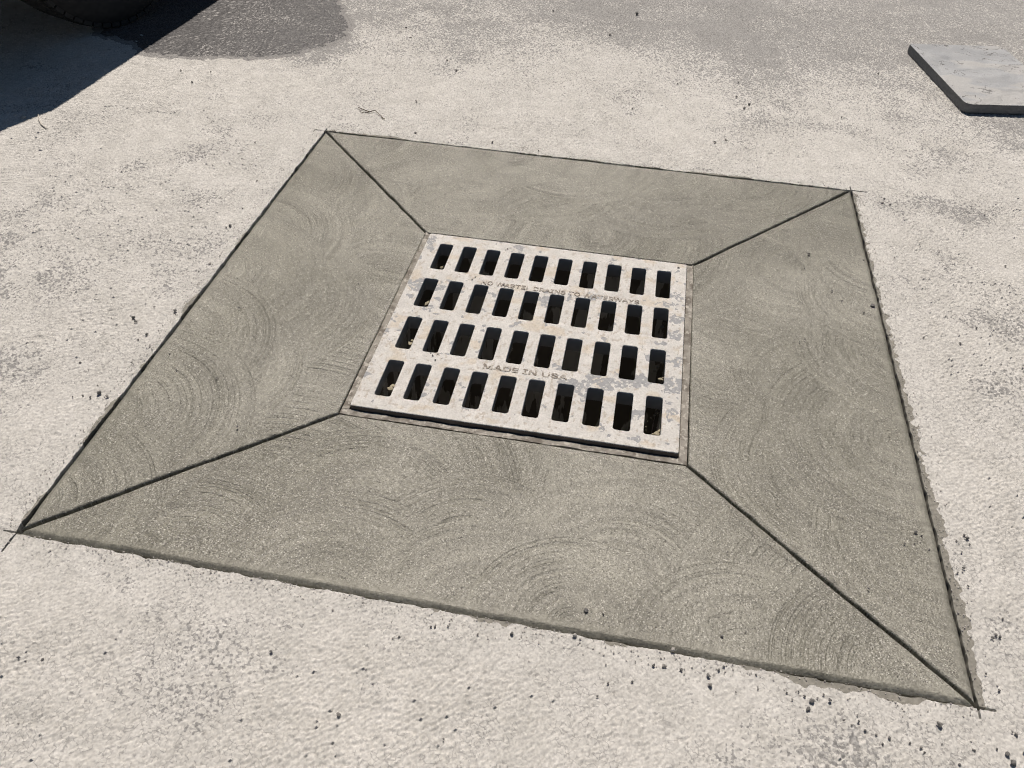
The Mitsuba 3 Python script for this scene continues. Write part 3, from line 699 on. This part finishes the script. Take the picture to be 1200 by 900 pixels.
batch('loose_stone', [(1125, 403, 5), (1144, 385, 4), (1097, 388, 3), (1178, 312, 3), (1082, 396, 4), (1048, 302, 3)], 'dark_stone_mat', 'dark speck of stone on the open pavement beside the middle of the right edge', 'stone', 'stones by the middle of the right edge')
drop('loose_stone', 687, 716, 9, 'dark_stone_mat', 'dark stone resting on the near concrete panel close to its edge', 'stone', None, .003)
batch('concrete_crumb', [(707, 720, 4), (712, 724, 3), (846, 746, 5), (853, 647, 3), (874, 741, 3), (737, 665, 3), (640, 695, 3)], 'dark_stone_mat', 'tiny dark crumb on the near concrete panel', 'crumb', 'crumbs on the near panel', .002)
batch('concrete_crumb', [(948, 298, 5), (1022, 359, 6), (1012, 305, 3), (986, 353, 4), (1012, 367, 3), (931, 398, 3), (937, 400, 3), (943, 398, 3), (943, 315, 3), (1073, 624, 5), (1080, 628, 4), (1060, 637, 4), (1072, 637, 3), (1089, 644, 4), (1018, 690, 4), (975, 341, 3)], 'dark_stone_mat', 'tiny dark crumb on the right concrete panel', 'crumb', 'crumbs on the right panel', .002)
batch('concrete_crumb', [(280, 361, 4), (254, 443, 3), (278, 500, 4), (199, 415, 3), (207, 434, 3), (234, 474, 3), (420, 333, 3), (340, 520, 3)], 'dark_stone_mat', 'tiny dark crumb on the left concrete panel', 'crumb', 'crumbs on the left panel', .002)
batch('loose_stone', [(86, 34, 6), (26, 45, 3), (160, 49, 3), (166, 42, 5), (95, 44, 3), (27, 138, 7)], 'pale_stone_mat', 'pale chip on the pavement in the shadow of the vehicle', 'stone', 'pale chips in the vehicle shadow')
# crumbs on the grate
batch('dirt_crumb', [(507, 417, 4), (510, 422, 4), (505, 414, 3), (513, 415, 3), (518, 420, 2), (553, 328, 4), (557, 325, 3), (567, 331, 2), (562, 327, 2), (590, 334, 3), (795, 314, 4), (592, 293, 3), (595, 292, 3)], 'dark_stone_mat', 'tiny brown crumb of dirt on the drain grate', 'dirt', 'crumbs on the drain grate', .0005)
# sunlit mortar under the outer columns of slots: sits on the seat of the frame
def lump(parts, label, z=-.058):
    ms = []
    for px, py, sz in parts:
        seedc[0] += 1
        p = at(px, py, z); r = sz * np.linalg.norm(EYE - p) / F / 2
        m_ = stone(r, seedc[0], .6); m_.apply_translation([p[0], p[1], z - .3 * r]); ms.append(m_)
    obj('mortar_lump', trimesh.util.concatenate(ms), 'mortar_mat', smooth=35, label=label, cat='mortar', group='mortar droppings seen through the slots')
for (px, py, sz), row in zip(((518, 314, 6), (500, 357, 8), (481, 404, 10), (458, 458, 13)), ('row farthest from the camera', 'second row from the far side', 'third row from the far side', 'row nearest the camera')):
    lump([(px, py, sz), (px + 2, py - sz * .4, sz * .6)], f'pale mortar lump in the leftmost slot of the {row}')
lump([(776, 383, 6), (773, 386, 4), (779, 380, 5)], 'pale mortar lump in the rightmost slot of the second row from the far side')
lump([(771, 432, 5), (767, 435, 4), (764, 438, 2)], 'upper mortar lump in the rightmost slot of the third row from the far side')
lump([(774, 446, 7), (777, 443, 4)], 'lower mortar lump in the rightmost slot of the third row from the far side')
lump([(771, 484, 5), (767, 487, 4), (763, 490, 4), (759, 494, 3), (757, 500, 3), (757, 504, 2)], 'string of pale mortar crumbs in the rightmost slot of the row nearest the camera')
lump([(769, 508, 9), (773, 506, 7), (765, 510, 6)], 'pale mortar lump at the front of the rightmost slot of the row nearest the camera')

# grit: uncountable crumbs along the edges and over the pavement
def grit_mesh(n, rmin, rmax, pts, zs, seed):
    q = np.random.default_rng(seed)
    base = trimesh.creation.icosphere(1, 1.0)
    bv, bf = base.vertices, base.faces; k = len(bv)
    sc_ = q.uniform(rmin, rmax, (n, 1, 1)) * q.uniform(.6, 1.1, (n, 1, 3)) * [[[1, 1, .75]]]
    v = bv[None] * (1 + q.uniform(-.35, .35, (n, k, 1))) * sc_
    a = q.uniform(0, 6.28, n); c, s_ = np.cos(a)[:, None], np.sin(a)[:, None]
    v = np.stack([v[..., 0] * c - v[..., 1] * s_, v[..., 0] * s_ + v[..., 1] * c, v[..., 2]], -1)
    v = v + np.c_[pts, zs][:, None, :]
    f_ = (bf[None] + (np.arange(n) * k)[:, None, None]).reshape(-1, 3)
    return v.reshape(-1, 3), f_
q = np.random.default_rng(99)
pts = []
while len(pts) < 3000:
    if q.random() < .965:                         # along the outline
        side = q.integers(4); t = q.random(); d = -abs(q.normal(0, .022)) - .002
        s1, t1 = ((t, d / SIDE), (1 - d / SIDE, t), (t, 1 - d / SIDE), (d / SIDE, t))[side]
        pts.append(st(s1, t1))
    else:
        s1, t1 = q.uniform(-.9, 1.7), q.uniform(-.28, 1.9)
        if not (-.01 < s1 < 1.01 and -.01 < t1 < 1.01): pts.append(st(s1, t1))
pts = np.array(pts)
obj('grit', grit_mesh(len(pts), .0005, .0017, pts, np.full(len(pts), .0008), 5), 'grit_mat', label='fine grit and crumbs strewn over the pavement', cat='grit', kind='stuff')

# twig and straw
bsdf('twig_mat', (.10, .08, .06), .85, .3)
bsdf('straw_mat', (.55, .52, .47), .8, .3)
def lie(pix, z): return [at(x, y, 0) + [0, 0, zz_] for (x, y), zz_ in zip(pix, np.broadcast_to(z, len(pix)))]
tw = tube(lie([(420, 127), (427, 130), (433, 132.5), (440, 131.5)], [.004, .004, .005, .008]), [.0012, .0018, .002, .0014])
tw = tw + tube(lie([(420.5, 129), (424, 132.5), (429, 133.5), (433, 132.5)], [.003, .003, .004, .005]), [.0008, .0012, .0014, .0018]) + tube(lie([(442, 133), (447, 137), (449, 140), (451, 140.5)], [.005, .004, .003, .004]), [.001, .0016, .0018, .0014])
tw = tw + tube(lie([(440, 131.5), (442, 133)], [.008, .005]), .0012)
obj('twig', tw, 'twig_mat', smooth=40, label='thin dark forked twig lying beyond the far edge near its left corner', cat='twig')
sw = tube(lie([(45, 134), (46, 141), (49, 147), (54, 151), (57, 152.5)], .004), [.0012, .0022, .0026, .0022, .0012])
obj('straw', sw, 'straw_mat', smooth=40, label='curled pale strip on the pavement just below the vehicle shadow', cat='straw')
